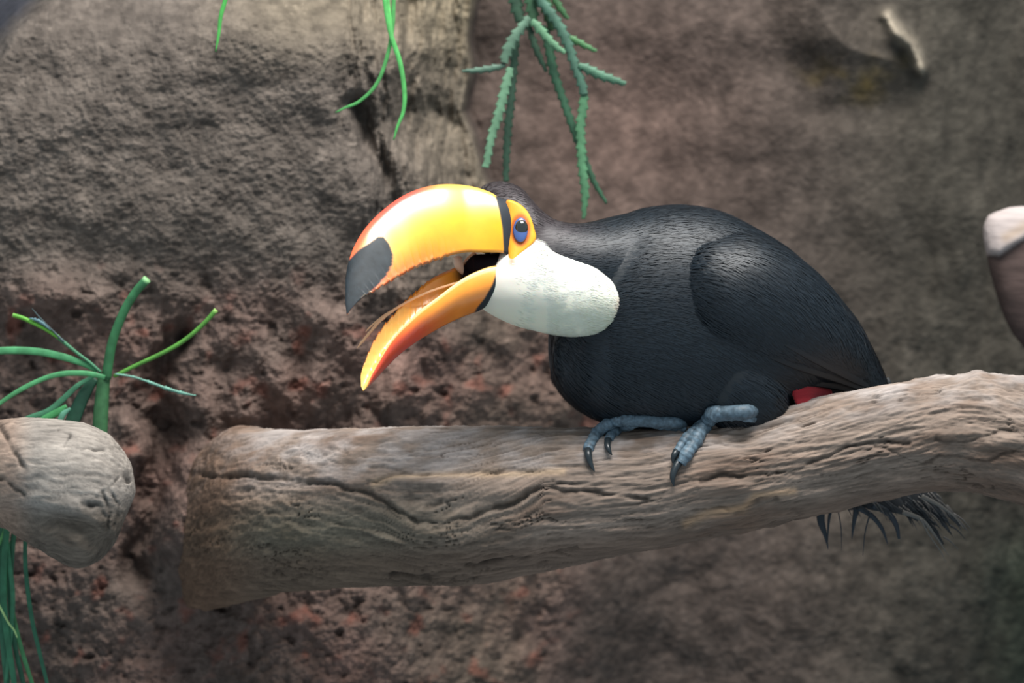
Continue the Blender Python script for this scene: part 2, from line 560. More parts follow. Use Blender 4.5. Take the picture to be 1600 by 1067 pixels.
wc = wc + (lin((190, 150, 112)) - wc) * (0.4 * np.exp(-(pdist(px, py, [(1071, 816), (1105, 800), (1161, 790), (1180, 772), (1240, 766)]) / 6.0) ** 2) * near)[..., None]
wc = wc + (lin((186, 158, 128)) - wc) * (0.6 * np.exp(-(pdist(px, py, [(585, 757), (620, 746), (670, 744), (730, 742), (800, 742), (880, 738)]) / 6.0) ** 2) * near)[..., None]
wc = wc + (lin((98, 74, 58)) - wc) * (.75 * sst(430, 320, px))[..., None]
wc = wc * (1 + 0.75 * streak + 0.25 * ridge + .45 * fs)[..., None]
wc = wc * (1 - 0.80 * np.clip(gr, 0, 1))[..., None] * (1 - 0.5 * crack)[..., None]
wc = np.clip(wc, 0.006, 0.9)
V, F, nn = loft(G)
wc = np.concatenate([wc[:1], wc, wc[-1:]], 0)
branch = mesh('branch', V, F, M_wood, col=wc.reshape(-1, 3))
tag(branch, 'long thick weathered grey driftwood branch the toucan perches on, arching to the right', 'branch')


def bvh_of(V, F):
    return BVHTree.FromPolygons([Vector(v) for v in V.tolist()], F.tolist())


sub = (slice(None, None, 5), slice(None, None, 5))
Gs = G[sub]
bv_branch = bvh_of(Gs.reshape(-1, 3), gridfaces(Gs.shape[0], Gs.shape[1], True))
camp = Vector((0, -D * S, CAMZ))


def cast(bv, x, y, default=0.0):
    t = Vector(Q(x, y, 0).tolist())
    hit = bv.ray_cast(camp, (t - camp).normalized())
    if hit[0] is None:
        return default
    return hit[0].y / S


# ---------------------------------------------------------------- sawn log at the left
LT = [(-420, 640, -430, 790, 90, 90), (-200, 650, -205, 800, 80, 92), (-60, 655, -60, 810, 60, 95), (0, 657, -8, 820, 40, 95), (50, 654, 38, 842, 20, 100),
      (100, 658, 80, 868, 8, 106), (145, 667, 120, 884, 4, 104), (180, 690, 152, 876, 6, 90), (203, 725, 178, 850, 10, 62), (211, 758, 200, 800, 12, 25), (212, 768, 208, 782, 12, 8)]
A = cr(np.array(LT, float), 420)
T3 = Q(A[:, 0], A[:, 1], A[:, 4])
B3 = Q(A[:, 2], A[:, 3], A[:, 4])
Cc = (T3 + B3) / 2
Up = (T3 - B3) / 2
an2 = np.linspace(0, 2 * np.pi, 260, endpoint=False)
ca, sa = np.cos(an2)[None, :, None], np.sin(an2)[None, :, None]
La = np.tile(np.array([[0.10, -1.0, 0.0]]), (420, 1)) * (A[:, 5] * S)[:, None]
G = Cc[:, None] + La[:, None] * np.sign(ca) * np.abs(ca) ** 0.85 + Up[:, None] * np.sign(sa) * np.abs(sa) ** 0.9
Nr = G - Cc[:, None]
Nr /= np.linalg.norm(Nr, axis=2)[..., None] + 1e-9
px, py, pd = unQ(G)
near = (pd < A[:, 4][:, None]).astype(float)
yy = py - 0.0012 * (px - 60) ** 2 * np.sign(px - 60) * 0.6 + 10 * fbm(px / 60, py / 60, 2.2, 2)
streak = fbm(px / 34, yy / 4.0, pd / 10, 4, .6)
ridge = fbm(px / 90, yy / 16, pd / 30, 3, .5, True)
big = fbm(px / 90, py / 60, pd / 60, 3)
disp = 6 * big + 2.5 * ridge + 1.4 * streak
gr = np.zeros_like(px)
for poly, wd, dp in [([(0, 664), (14, 690), (26, 712), (40, 735)], 4, 7), ([(120, 702), (160, 703), (197, 699)], 2.5, 5),
                     ([(0, 750), (16, 757), (38, 774)], 3, 6), ([(199, 743), (200, 749)], 5.5, 16), ([(132, 786), (150, 794), (163, 806)], 5, 12),
                     ([(160, 770), (172, 800), (166, 830)], 3, 6), ([(186, 745), (170, 764), (186, 790), (180, 820)], 2.5, 5), ([(90, 672), (110, 680), (100, 700)], 2, 2.5)]:
    jx, jy = px + 3 * fbm(px / 18, py / 18, 3.3, 2), py + 3 * fbm(px / 18, py / 18, 1.1, 2)
    g_ = np.exp(-(pdist(jx, jy, poly) / wd) ** 2) * near
    g_ = g_ * (.3 + .7 * sst(-.3, .2, fbm(px / 20, py / 20, 6.6, 2)))
    disp = disp - dp * .7 * g_
    gr = np.maximum(gr, g_ * .85)
disp = disp - 16 * near * np.exp(-(pdist(px, py, [(-30, 812), (60, 808), (130, 830), (185, 868)]) / 16.0) ** 2)
G = G + Nr * (disp * S)[..., None] * np.minimum(1, A[:, 5] / 60)[:, None, None]
wc = np.ones(px.shape + (1,)) * lin((134, 126, 118))
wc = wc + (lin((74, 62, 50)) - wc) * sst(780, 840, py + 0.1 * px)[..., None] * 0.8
wc = wc + (lin((132, 108, 92)) - wc) * (sst(60, 10, px) * 0.7)[..., None]
wc = wc * (1 + .95 * streak + .3 * ridge + .35 * big)[..., None] * (1 - .85 * np.clip(gr, 0, 1))[..., None]
V, F, nn = loft(G)
wc = np.clip(np.concatenate([wc[:1], wc, wc[-1:]], 0), .006, .9)
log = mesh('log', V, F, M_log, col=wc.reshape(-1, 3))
tag(log, 'short pale weathered log end with cracks and small holes at the left edge', 'log')

# blurred pale stub at the right edge
ST2 = [(1537, 372, 1541, 392, 480, 6), (1538, 352, 1552, 440, 480, 20), (1548, 336, 1572, 500, 480, 36), (1575, 328, 1600, 540, 480, 46), (1620, 326, 1640, 560, 480, 52), (1700, 330, 1720, 580, 480, 56),
       (1850, 350, 1880, 600, 420, 56)]
A = cr(np.array(ST2, float), 160)
T3, B3 = Q(A[:, 0], A[:, 1], A[:, 4]), Q(A[:, 2], A[:, 3], A[:, 4])
Cc, Up = (T3 + B3) / 2, (T3 - B3) / 2
an2 = np.linspace(0, 2 * np.pi, 120, endpoint=False)
ca, sa = np.cos(an2)[None, :, None], np.sin(an2)[None, :, None]
G = Cc[:, None] + (np.array([[0, -1.0, 0]]) * (A[:, 5] * S)[:, None])[:, None] * ca + Up[:, None] * sa
px, py, pd = unQ(G)
topb = np.interp(px, [1537, 1560, 1600, 1700, 1900], [396, 398, 374, 366, 370])
G = G + (G - Cc[:, None]) * (0.05 * fbm(px / 50, py / 14, pd / 40, 3) + 0.02)[..., None]
G[..., 1] -= (14 * S) * sst(8, -8, py - topb) * (G[..., 1] < Cc[:, None, 1])
wc = np.ones(px.shape + (1,)) * lin((170, 158, 154))
wc = wc + (lin((76, 62, 58)) - wc) * sst(-3, 5, py - topb)[..., None]
wc = wc + (lin((150, 130, 110)) - wc) * (np.exp(-(pdist(px, py, [(1570, 372), (1600, 356), (1700, 350)]) / 9.0) ** 2) * .7)[..., None]
V, F, nn = loft(G)
wc = np.concatenate([wc[:1], wc, wc[-1:]], 0)
stub = mesh('branch_stub', V, F, M_wood, col=wc.reshape(-1, 3))
tag(stub, 'pale topped brown branch stub cut off by the right edge, above the long branch', 'branch')

# ---------------------------------------------------------------- toucan
tou = empty('toucan', Q(1090, 664, 10), 'black toucan with white throat and huge open orange bill, leaning left on the branch', 'bird')


def sect(rows, n=60, m=48, e1=0.95, e2=0.95):
    """rows: top x,y, bottom x,y, depth, half width"""
    A = cr(np.array(rows, float), n)
    T3, B3 = Q(A[:, 0], A[:, 1], A[:, 4]), Q(A[:, 2], A[:, 3], A[:, 4])
    Cc, Up = (T3 + B3) / 2, (T3 - B3) / 2
    Tn = np.gradient(Cc, axis=0)
    Tn /= np.linalg.norm(Tn, axis=1)[:, None] + 1e-9
    La = np.cross(Tn, Up)
    La /= np.linalg.norm(La, axis=1)[:, None] + 1e-9
    La *= np.where(La[:, 1] > 0, -1, 1)[:, None] * (A[:, 5] * S)[:, None]
    a = np.linspace(0, 2 * np.pi, m, endpoint=False)
    ca, sa = np.cos(a)[None, :, None], np.sin(a)[None, :, None]
    return Cc[:, None] + La[:, None] * np.sign(ca) * np.abs(ca) ** e1 + Up[:, None] * np.sign(sa) * np.abs(sa) ** e2


torso = sect([(866, 545, 864, 575, -25, 14), (868, 510, 870, 598, -25, 45), (880, 462, 890, 626, -20, 78), (912, 395, 930, 655, -8, 108), (968, 339, 992, 672, 5, 128),
              (1040, 321, 1062, 678, 18, 134), (1108, 327, 1130, 672, 32, 134), (1162, 352, 1185, 655, 50, 128), (1222, 391, 1225, 640, 72, 116),
              (1280, 449, 1262, 616, 95, 98), (1330, 508, 1300, 620, 118, 76), (1366, 562, 1330, 650, 135, 56), (1386, 605, 1350, 690, 145, 44), (1420, 690, 1370, 760, 152, 30)], 90, 64)
neck = sect([(800, 300, 790, 440, -45, 48), (842, 329, 815, 500, -42, 62), (872, 345, 870, 515, -35, 72), (908, 349, 925, 520, -22, 84), (960, 338, 990, 540, 0, 100), (1020, 325, 1050, 560, 10, 110)], 50, 56)
head = sect([(748, 298, 752, 330, -10, 12), (757, 289, 762, 392, -10, 34), (785, 283, 785, 420, -22, 50), (815, 296, 812, 440, -38, 58), (845, 328, 842, 430, -40, 52), (872, 352, 868, 420, -32, 34)], 50, 48)
thigh = sect([(1080, 560, 1180, 560, -20, 70), (1085, 610, 1222, 600, -22, 64), (1092, 640, 1230, 640, -20, 52), (1100, 660, 1228, 655, -16, 34)], 30, 40)
thigh2 = sect([(950, 560, 1060, 560, -5, 60), (965, 620, 1070, 620, 0, 52), (985, 664, 1070, 664, 2, 30)], 30, 40)


def voxel(parts, name, vox, smooth=6):
    V, F = merge([loft(g)[:2] for g in parts])
    o = mesh(name, V, F, M_black)
    r = o.modifiers.new('r', 'REMESH')
    r.mode = 'VOXEL'
    r.voxel_size = vox
    s_ = o.modifiers.new('s', 'SMOOTH')
    s_.iterations = smooth
    s_.factor = 0.6
    dg = bpy.context.evaluated_depsgraph_get()
    me = o.evaluated_get(dg).to_mesh()
    V = np.zeros(len(me.vertices) * 3, np.float32)
    me.vertices.foreach_get('co', V)
    V = V.reshape(-1, 3)
    F = np.array([list(p.vertices) for p in me.polygons if len(p.vertices) == 4])
    o.evaluated_get(dg).to_mesh_clear()
    bpy.data.objects.remove(o)
    return V, F


def vnormals(V, F):
    n = np.zeros_like(V)
    fn = np.cross(V[F[:, 2]] - V[F[:, 0]], V[F[:, -1]] - V[F[:, 1]])
    for k in range(F.shape[1]):
        np.add.at(n, F[:, k], fn)
    return n / (np.linalg.norm(n, axis=1)[:, None] + 1e-12)


BV, BF = voxel([torso, neck, head, thigh, thigh2], 'body', 3.6 * S, 8)
BN = vnormals(BV, BF)
cen = BV.mean(0)
if (BN * (BV - cen)).sum() < 0:
    BN = -BN
bx, by, bd = unQ(BV)
blk = lin((15, 23, 29))
brn = lin((52, 44, 46))
bc = np.ones((len(BV), 1)) * blk
bc = bc + (brn - bc) * (sst(940, 850, bx) * sst(420, 360, by))[:, None]
bc = bc * (1 + .25 * fbm(bx / 40, by / 20, bd / 40, 3))[:, None]
body = mesh('body', BV, BF, M_black, tou, bc)
bv_body = bvh_of(BV, BF)

# throat patch: elongated pale bib on the near side of throat and neck
bibr = [(748, 458, 748, 478, -70, 10), (764, 424, 762, 488, -72, 34), (786, 392, 784, 500, -74, 52), (812, 382, 808, 510, -74, 62), (838, 373, 836, 517, -73, 68), (866, 391, 862, 523, -72, 72),
        (896, 403, 892, 527, -70, 74), (924, 413, 920, 528, -68, 72), (948, 430, 944, 522, -66, 62), (964, 450, 961, 505, -64, 42), (971, 470, 970, 485, -63, 14)]
bg_ = sect(bibr, 110, 90, .9, .95)
px, py, pd = unQ(bg_)
wc = np.ones(px.shape + (1,)) * lin((242, 236, 222))
wc = wc + (lin((214, 212, 182)) - wc) * sst(430, 505, py)[..., None] * .7
wc = wc + (lin((225, 150, 110)) - wc) * (0.6 * sst(952, 972, px) * sst(440, 470, py) + .4 * sst(940, 970, px) * sst(500, 522, py))[..., None]
wc = wc + (lin((205, 100, 50)) - wc) * (np.exp(-(pdist(px, py, [(796, 380), (799, 400), (800, 410)]) / 7.0) ** 2) * .7)[..., None]
bg_ = bg_ + np.array([0, -1.0, 0]) * (S * 1.2 * fbm(px / 45, py / 25, 3, 2))[..., None]
V, F, nn = loft(bg_)
wc = np.concatenate([wc[:1], wc, wc[-1:]], 0)
bib = mesh('throat_patch', V, F, M_white, tou, wc.reshape(-1, 3))
bib['label'] = 'creamy white throat feathers'
bibV, bibF = V, F
bv_bib = bvh_of(V, F)


# upper mandible
def bill(N, C, W, n, m, kind, p1, p2, depthN, yaw):
    """N near cutting edge rail, C ridge rail, W full width (px) at rail stations"""
    N = cr(np.array([list(a) for a in N], float), n)
    C = cr(np.array([list(a) for a in C], float), n)
    W = np.interp(np.linspace(0, 1, n), np.linspace(0, 1, len(W)), W)
    dN = np.interp(np.linspace(0, 1, n), np.linspace(0, 1, len(depthN)), depthN)
    return N, C, W, dN


sh = math.radians(34)
nU = 240
# paired stations (near tomium, culmen)
UP = [(796, 402, 790, 312, 58, -108), (787, 397, 778, 308, 60, -114), (768, 396, 762, 299, 60, -122), (750, 396, 738, 291.5, 58, -130), (728, 396, 712, 288, 56, -140), (705, 400, 684, 288.5, 53, -151),
      (682, 406, 655, 295, 50, -162), (663, 413, 628, 307, 46, -172), (646, 419, 604, 324, 42, -182), (630, 428, 583, 343, 38, -191), (615, 436, 566, 364, 33, -200),
      (601, 445, 553, 387, 28, -208), (587, 453, 545, 410, 23, -215), (572, 462, 541, 432, 17, -221), (559, 473, 540, 453, 11, -226), (550, 483, 540, 472, 6, -230), (543, 492, 541.5, 489, 2, -233)]
A = cr(np.array(UP, float), nU)
tt = np.linspace(0, 1, nU)
Nn = Q(A[:, 0], A[:, 1], A[:, 5])
# serrated cutting edge
L = np.cumsum(np.r_[0, np.hypot(np.diff(A[:, 0]), np.diff(A[:, 1]))])
teeth = ((L / 12.0 + .4 * np.sin(L / 19.0)) % 1.0) * sst(.3, .42, tt) * sst(.9, .8, tt)
rs = np.random.RandomState(5)
jag = np.interp(L, np.arange(0, 400, 4), rs.rand(100)) * sst(.25, .4, tt) * sst(.92, .8, tt)
wv = np.stack([-math.sin(sh) * np.ones(nU), math.cos(sh) * np.ones(nU), 0.04 * np.ones(nU)], 1)
Fn = Nn + wv * (A[:, 4] * S)[:, None]
Mi = (Nn + Fn) / 2
Ct = Q(A[:, 2], A[:, 3], A[:, 5] + A[:, 4] * (.65 + .5 * sst(0, .25, tt)) * math.cos(sh))
Lv = Nn - Mi
Uv = Ct - Mi
m = 72
th = np.linspace(0, np.pi, m)
c_, s_ = np.cos(th), np.sin(th)
cx = np.sign(c_) * np.abs(c_) ** 0.85
G = Mi[:, None] + Lv[:, None] * cx[None, :, None] + Uv[:, None] * (s_ ** 0.92)[None, :, None]
G[..., 2] -= (S * (3.0 * teeth + 2.0 * jag - 1.5))[:, None] * (np.abs(c_) ** 60)[None]
# palate
th2 = np.linspace(1, -1, 22)[1:-1]
pal = Mi[:, None] + Lv[:, None] * (-th2)[None, :, None] * -1 * -1 + Uv[:, None] * (0.22 * (1 - th2 ** 2))[None, :, None]
G2 = np.concatenate([G, pal[:, ::1]], 1)
px, py, _ = unQ(G)
# colour from the near half, mirrored to the far half
half = m // 2
idx = np.where(np.arange(m) < half, np.arange(m), m - 1 - np.arange(m))
X, Y = px[:, idx], py[:, idx]
Tt = tt[:, None] * np.ones((1, m))
H = (s_[idx] ** 0.92)[None, :] * np.ones((nU, 1))
yel = lin((250, 180, 12))
org = lin((244, 128, 30))
redo = lin((242, 96, 52))
pnk = lin((226, 60, 66))
c = np.ones((nU, m, 1)) * yel
c = c + (org - c) * (sst(.55, .0, H) * (.35 + .65 * sst(.1, .5, Tt)))[..., None]
c = c + (redo - c) * (sst(.3, .0, H) * sst(.35, .8, Tt) * .8)[..., None]
c = c + (lin((255, 226, 120)) - c) * (sst(.5, .8, H) * sst(.5, .3, Tt) * .5)[..., None]
c = c + (pnk - c) * (sst(.86, .97, H) * sst(.22, .45, Tt) * .9)[..., None]
c = c + (lin((246, 120, 60)) - c) * (sst(.7, .9, H) * sst(.5, .8, Tt) * .7)[..., None]
tip = sdpoly(X, Y, [(525, 424), (548, 404), (560, 391), (577, 380), (590, 370), (599, 370), (608, 381), (614, 398), (613, 413), (603, 432),
                    (590, 446), (577, 460), (560, 480), (545, 510), (520, 510)])
tk = sst(2.0, -1.5, tip)[..., None]
blkb = lin((44, 50, 54)) * (1 + .5 * fbm(X / 10, Y / 10, 3, 3) + .5 * sst(.3, .6, fbm(X / 3, Y / 12, 1, 2)))[..., None]
c = c + (blkb - c) * tk
bandp = [(774, 306), (781, 332), (785, 356), (787, 388), (787, 410), (830, 420), (830, 300)]
band = sst(1.2, -1.2, sdpoly(X, Y, bandp))[..., None]
c = c + (lin((48, 52, 58)) - c) * band
worn = (sst(.10, .0, H) * sst(.25, .4, Tt) * sst(.95, .8, Tt) * sst(-.1, .3, fbm(X / 6, Y / 6, 9, 2)))[..., None]
c = c + (lin((255, 210, 150)) - c) * worn * .6
cp = np.ones((nU, 20, 1)) * lin((214, 120, 50))
cp = cp + (lin((36, 32, 34)) - cp) * sst(.16, .08, tt)[:, None, None]
c = np.clip(np.concatenate([c, cp], 1), 0.003, .95)
V, F, nn = loft(G2)
c = np.concatenate([c[:1], c, c[-1:]], 0)
ub = mesh('upper_bill', V, F, M_bill, tou, c.reshape(-1, 3))
ub['label'] = 'glossy yellow and orange upper bill with a black tip'

# lower mandible: near edge, far edge, keel
LO = [(795, 412, 741, 392, 772, 470, -104), (779, 414, 728, 404, 752, 484, -110), (760, 418, 720, 414, 734, 491, -117), (730, 431, 706, 420, 712, 500, -130), (706, 447, 688, 428, 688, 512, -142), (688, 461, 670, 438, 664, 526, -151), (661, 481, 649, 456, 641, 541, -164),
      (640, 500, 634, 469, 621, 557, -174), (622, 518, 616, 490, 605, 573, -184), (607, 538, 598, 511, 592, 587, -193), (594, 560, 583, 535, 582, 598, -200), (583, 580, 571, 563, 575, 605, -206), (574, 598, 564, 585, 570, 609, -211), (568, 609, 564, 603, 567, 611, -214)]
A = cr(np.array(LO, float), 200)
tt = np.linspace(0, 1, 200)
L = np.cumsum(np.r_[0, np.hypot(np.diff(A[:, 0]), np.diff(A[:, 1]))])
wd = np.interp(tt, [0, .2, .5, .8, 1], [50, 46, 36, 20, 3])
A[:, 3] += 4.0 * (((L / 15) % 1) - .5) * sst(.3, .45, tt) * sst(.97, .85, tt)
Nn = Q(A[:, 0], A[:, 1], A[:, 6])
Fn = Q(A[:, 2], A[:, 3], A[:, 6] + wd * .95)
Kn = Q(A[:, 4], A[:, 5], A[:, 6] + wd * .38)


def bez(a, b, bulge, n, p):
    t = np.linspace(0, 1, n)[None, :, None]
    base = a[:, None] * (1 - t) + b[:, None] * t
    return base + bulge[:, None] * (np.sin(np.pi * t) ** p)


out1 = bez(Nn, Kn, (Nn - Fn) * .12 + np.array([[0, -1, 0]]) * (wd * .22 * S)[:, None] + np.array([[1, 0, 0]]) * (14 * S * sst(.25, 0, tt))[:, None], 26, 1)
out2 = bez(Kn, Fn, (Fn - Nn) * .2 + np.array([[0, 1, 0]]) * (wd * .2 * S)[:, None], 18, 1)[:, 1:]
inn = bez(Fn, Nn, (Kn - (Nn + Fn) / 2) * .42, 26, .8)[:, 1:-1]
G = np.concatenate([out1, out2, inn], 1)
px, py, _ = unQ(G)
no, ni = 26 + 17, 24
h = np.concatenate([np.linspace(0, 1, 26), np.linspace(1, 0, 18)[1:], np.zeros(24)])[None, :] * np.ones((200, 1))
Tt = tt[:, None] * np.ones((1, G.shape[1]))
c = np.ones(px.shape + (1,)) * lin((250, 160, 46))
c = c + (lin((242, 78, 40)) - c) * (sst(.15, .8, h + .5 * sst(.3, .8, Tt)) * (.35 + .65 * sst(.2, .5, Tt)))[..., None]
c = c + (lin((226, 66, 68)) - c) * (sst(.6, 1, h) * sst(.3, .6, Tt) * .6)[..., None]
c = c + (lin((255, 190, 80)) - c) * (sst(.9, .98, Tt))[..., None]
inside = np.zeros(px.shape)
inside[:, -24:] = 1
edge = np.zeros(px.shape)
edge[:, :3] = 1
edge[:, -2:] = 1
ic = lin((246, 176, 60)) + (lin((252, 214, 120)) - lin((246, 176, 60))) * (sst(.4, .9, Tt) * (.5 + .5 * fbm(X[:1, :1] + py / 5, px / 40, 2, 2)))[..., None]
ic = ic + (lin((40, 30, 30)) - ic) * sst(.24, .12, Tt)[..., None]
c = c + (ic - c) * inside[..., None]
c = c + (lin((255, 214, 140)) - c) * (edge * sst(.04, .1, Tt) * .8)[..., None]
bk = sst(1.5, -1.5, sdpoly(px, py, [(776, 424), (769, 445), (757, 466), (744, 482), (736, 500), (830, 520), (830, 405), (793, 405), (786, 418)]))
c = c + (lin((40, 46, 50)) - c) * (bk * (1 - inside))[..., None]
c = np.clip(c, .003, .95)
V, F, nn = loft(G)
c = np.concatenate([c[:1], c, c[-1:]], 0)
lb = mesh('lower_bill', V, F, M_bill, tou, c.reshape(-1, 3))
lb['label'] = 'orange lower bill, hollow inside, with a black base'

# mouth lining and gape
mg = sect([(730, 408, 731, 424, -84, 8), (740, 399, 742, 436, -82, 20), (760, 397, 764, 440, -84, 26), (790, 398, 790, 440, -80, 26), (812, 400, 812, 440, -76, 20)], 30, 30)
V, F, nn = loft(mg)
mo = mesh('mouth_lining', V, F, M_dark, tou)
gp = sect([(708, 402, 712, 420, -84, 3), (711, 400, 716, 424, -82, 7), (718, 399, 722, 430, -78, 8)], 14, 16)
V, F, nn = loft(gp)
mesh('gape_skin', V, F, material('gape_skin', color=(225, 205, 180), rough=.5), tou)['label'] = 'pale skin at the far corner of the mouth'
# tongue: thin, brush edged
V, F = merge([tube([(735, 436, -118), (700, 446, -132), (665, 458, -142), (625, 478, -152), (595, 500, -160), (576, 522, -164), (565, 535, -167), (558, 544, -168)], [1.6, 1.7, 1.8, 2, 2.6, 2.2, 1.8, .5], 8, 60, flat=.35, teeth=.5, tp=9),
              tube([(620, 481, -152), (598, 494, -158), (576, 513, -163), (571, 519, -164)], [1.6, 1.3, 1.2, .4], 6, 24, flat=.5)])
mesh('tongue', V, F, M_tongue, tou)['label'] = 'thin feathery tongue'


# skin patches around the eye
def patch(name, outline, bvs, off, dome, mat, parent, colf=None, n=80, rings=26, sink=3.0):
    P = np.array(outline, float)
    P = cr(np.vstack([P, P[:1]]), n + 1)[:n]
    ctr = P.mean(0)
    V, X, Y, K = [], [], [], []
    for r in range(rings + 1):
        f = 1 - r / rings
        f = max(f, 0.002)
        pts = ctr + (P - ctr) * f
        for p in pts:
            ds = min(cast(b, p[0], p[1], 999) for b in bvs)
            K.append(f)
            X.append(p[0])
            Y.append(p[1])
            V.append(ds)
    V, X, Y, K = map(np.array, (V, X, Y, K))
    bad = V > 500
    V[bad] = V[~bad].max() if (~bad).any() else -90
    # smooth the cast depth with a plane+quadratic fit so that the skin is even
    B = np.stack([np.ones_like(X), X - ctr[0], Y - ctr[1], (X - ctr[0]) ** 2, (Y - ctr[1]) ** 2, (X - ctr[0]) * (Y - ctr[1])], 1)
    co = np.linalg.lstsq(B, V, rcond=None)[0]
    V = B @ co
    z = V - off - dome * np.sqrt(np.clip(1 - K ** 2, 0, 1)) + sink * (K > .999) * 3
    W3 = Q(X, Y, z)
    back = Q(X[:n], Y[:n], z[:n] + 10)
    allV = np.concatenate([back, W3])
    F = gridfaces(rings + 2, n, True)
    cc = None
    if colf is not None:
        cc = colf(X, Y, K)
        cc = np.concatenate([cc[:n], cc])
    o = mesh(name, allV, F, mat, parent, cc)
    return o, co, ctr


EYEC = (813.5, 359)


def skincol(X, Y, K):
    e = np.hypot((X - 813.5) / 12.5, (Y - 359.5) / 20.5)
    c = np.ones((len(X), 1)) * lin((250, 168, 44))
    c = c + (lin((176, 70, 20)) - c) * (sst(1.45, 1.05, e) * .85)[:, None]
    c = c + (lin((206, 104, 34)) - c) * (sst(800, 790, X) * .6)[:, None]
    c = c + (lin((255, 214, 110)) - c) * (sst(815, 834, X) * .5 * sst(350, 330, Y))[:, None]
    return c


skin, sco, sctr = patch('eye_skin', [(788, 317), (792, 312), (803, 314), (814, 320), (824, 330), (831, 343), (836, 360), (838, 371), (833, 380), (824, 388),
                               (812, 398), (800, 412), (795, 408), (794, 395), (790, 360), (788, 335)], [bv_body, bv_bib], 6, 6, M_skin, tou, skincol)
skin['label'] = 'bare orange skin around the eye'


def sdep(x, y):
    x, y = x - sctr[0], y - sctr[1]
    return float(np.dot(sco, [1, x, y, x * x, y * y, x * y]))


e0 = sdep(*EYEC)
skv = np.array([v.co[:] for v in skin.data.vertices])
bv_skin = bvh_of(skv, gridfaces(28, 80, True))


def oval(cx_, cy_, rx, ry, n=28, skew=0):
    return [(cx_ + rx * math.cos(t) + skew * math.sin(t), cy_ + ry * math.sin(t)) for t in np.linspace(0, 2 * math.pi, n, endpoint=False)]


ring, _, _ = patch('eye_ring', oval(813.3, 359.2, 12.3, 20.4, skew=-.5), [bv_skin], 1.0, 5, M_bluering, skin, None, 48, 12)
ring['label'] = 'blue skin ring'
ex, ey, erx, ery = 815.0, 356.5, 10.2, 13.0
dd = sdep(ex, ey) - 12
a1, a2 = np.linspace(0, np.pi, 33)[1:-1], np.linspace(0, 2 * np.pi, 48, endpoint=False)
Ge = Q(ex, ey, dd) + np.stack([np.outer(np.sin(a1), np.cos(a2)) * erx, -np.outer(np.cos(a1), np.ones(48)) * 9.0, np.outer(np.sin(a1), np.sin(a2)) * ery], -1) * S
V, F, nn = loft(Ge)
mesh('eye', V, F, M_eye, skin)

# wing
wing = sect([(1038, 440, 1037, 478, -52, 16), (1042, 412, 1046, 512, -50, 46), (1062, 386, 1066, 540, -44, 74), (1096, 370, 1104, 566, -34, 92), (1140, 362, 1150, 584, -18, 100), (1190, 376, 1200, 596, 4, 100),
             (1240, 408, 1246, 603, 30, 94), (1290, 460, 1284, 608, 58, 80), (1334, 514, 1312, 618, 86, 62), (1366, 562, 1338, 640, 108, 42), (1384, 598, 1362, 664, 122, 26), (1398, 640, 1384, 686, 134, 10)], 130, 110)
px, py, pd = unQ(wing)
wc = np.ones(px.shape + (1,)) * lin((15, 23, 29)) * (1 + .3 * fbm(px / 40, py / 14, 2, 3))[..., None]
V, F, nn = loft(wing)
wing_o = mesh('wing', V, F, M_black, tou, np.concatenate([wc[:1], wc, wc[-1:]], 0).reshape(-1, 3))
wV, wF = V, F
wN = vnormals(V, F)
bv_wing = bvh_of(V, F)


# barbs and feathers lying on the plumage
def barbs(V, F, N, count, flow, ln, wd_, lift, colf, sel, seed, name, parent, mat):
    r = np.random.RandomState(seed)
    Tq = np.concatenate([F[:, [0, 1, 2]], F[:, [0, 2, 3]]])
    a, b, c = V[Tq[:, 0]], V[Tq[:, 1]], V[Tq[:, 2]]
    ar = np.linalg.norm(np.cross(b - a, c - a), axis=1)
    cenx, ceny, cend = unQ((a + b + c) / 3)
    ar = ar * sel(cenx, ceny, cend)
    i = r.choice(len(Tq), count, p=ar / ar.sum())
    u, v = r.rand(count), r.rand(count)
    f = u + v > 1
    u[f], v[f] = 1 - u[f], 1 - v[f]
    P = a[i] + (b[i] - a[i]) * u[:, None] + (c[i] - a[i]) * v[:, None]
    n = N[Tq[i, 0]]
    x, y, d_ = unQ(P)
    fl = flow(x, y, d_, r)
    t = fl - n * (fl * n).sum(1)[:, None]
    t /= np.linalg.norm(t, axis=1)[:, None] + 1e-9
    sd = np.cross(n, t)
    l = (ln(x, y) * (0.7 + .6 * r.rand(count)) * S)[:, None]
    w_ = (wd_ * (0.7 + .6 * r.rand(count)) * S)[:, None]
    lf = (lift * (0.3 + r.rand(count)))[:, None]
    n0 = P - n * .6 * S
    mid = P + t * l * .5 + n * l * lf * .6
    tp = P + t * l + n * l * lf * .5
    Vb = np.stack([n0 - sd * w_ * .6, n0 + sd * w_ * .6, mid + sd * w_, mid - sd * w_, tp + sd * w_ * .12, tp - sd * w_ * .12], 1)
    o = np.arange(count)[:, None] * 6
    Fb = np.concatenate([o + [[0, 1, 2, 3]], o + [[3, 2, 4, 5]]])
    cc = np.repeat(colf(x, y, r)[:, None], 6, 1)
    ob = mesh(name, Vb.reshape(-1, 3), Fb, mat, parent, cc.reshape(-1, 3))
    ob['kind'] = 'stuff'
    return ob


def flow_body(x, y, d_, r):
    # head to tail: over the nape to the right, then down the back
    ang = np.interp(x, [740, 820, 880, 960, 1060, 1140, 1220, 1300, 1400], [-10, 38, 12, -4, 12, 30, 42, 50, 60])
    under = sst(480, 620, y)
    ang = ang * (1 - under) + (20 + 0.04 * (x - 860)) * under
    ang = np.radians(ang + 14 * fbm(x / 50, y / 50, 3, 2) + r.normal(0, 6, len(x)))
    return np.stack([np.cos(ang), 0.25 * np.ones_like(x), -np.sin(ang)], 1)


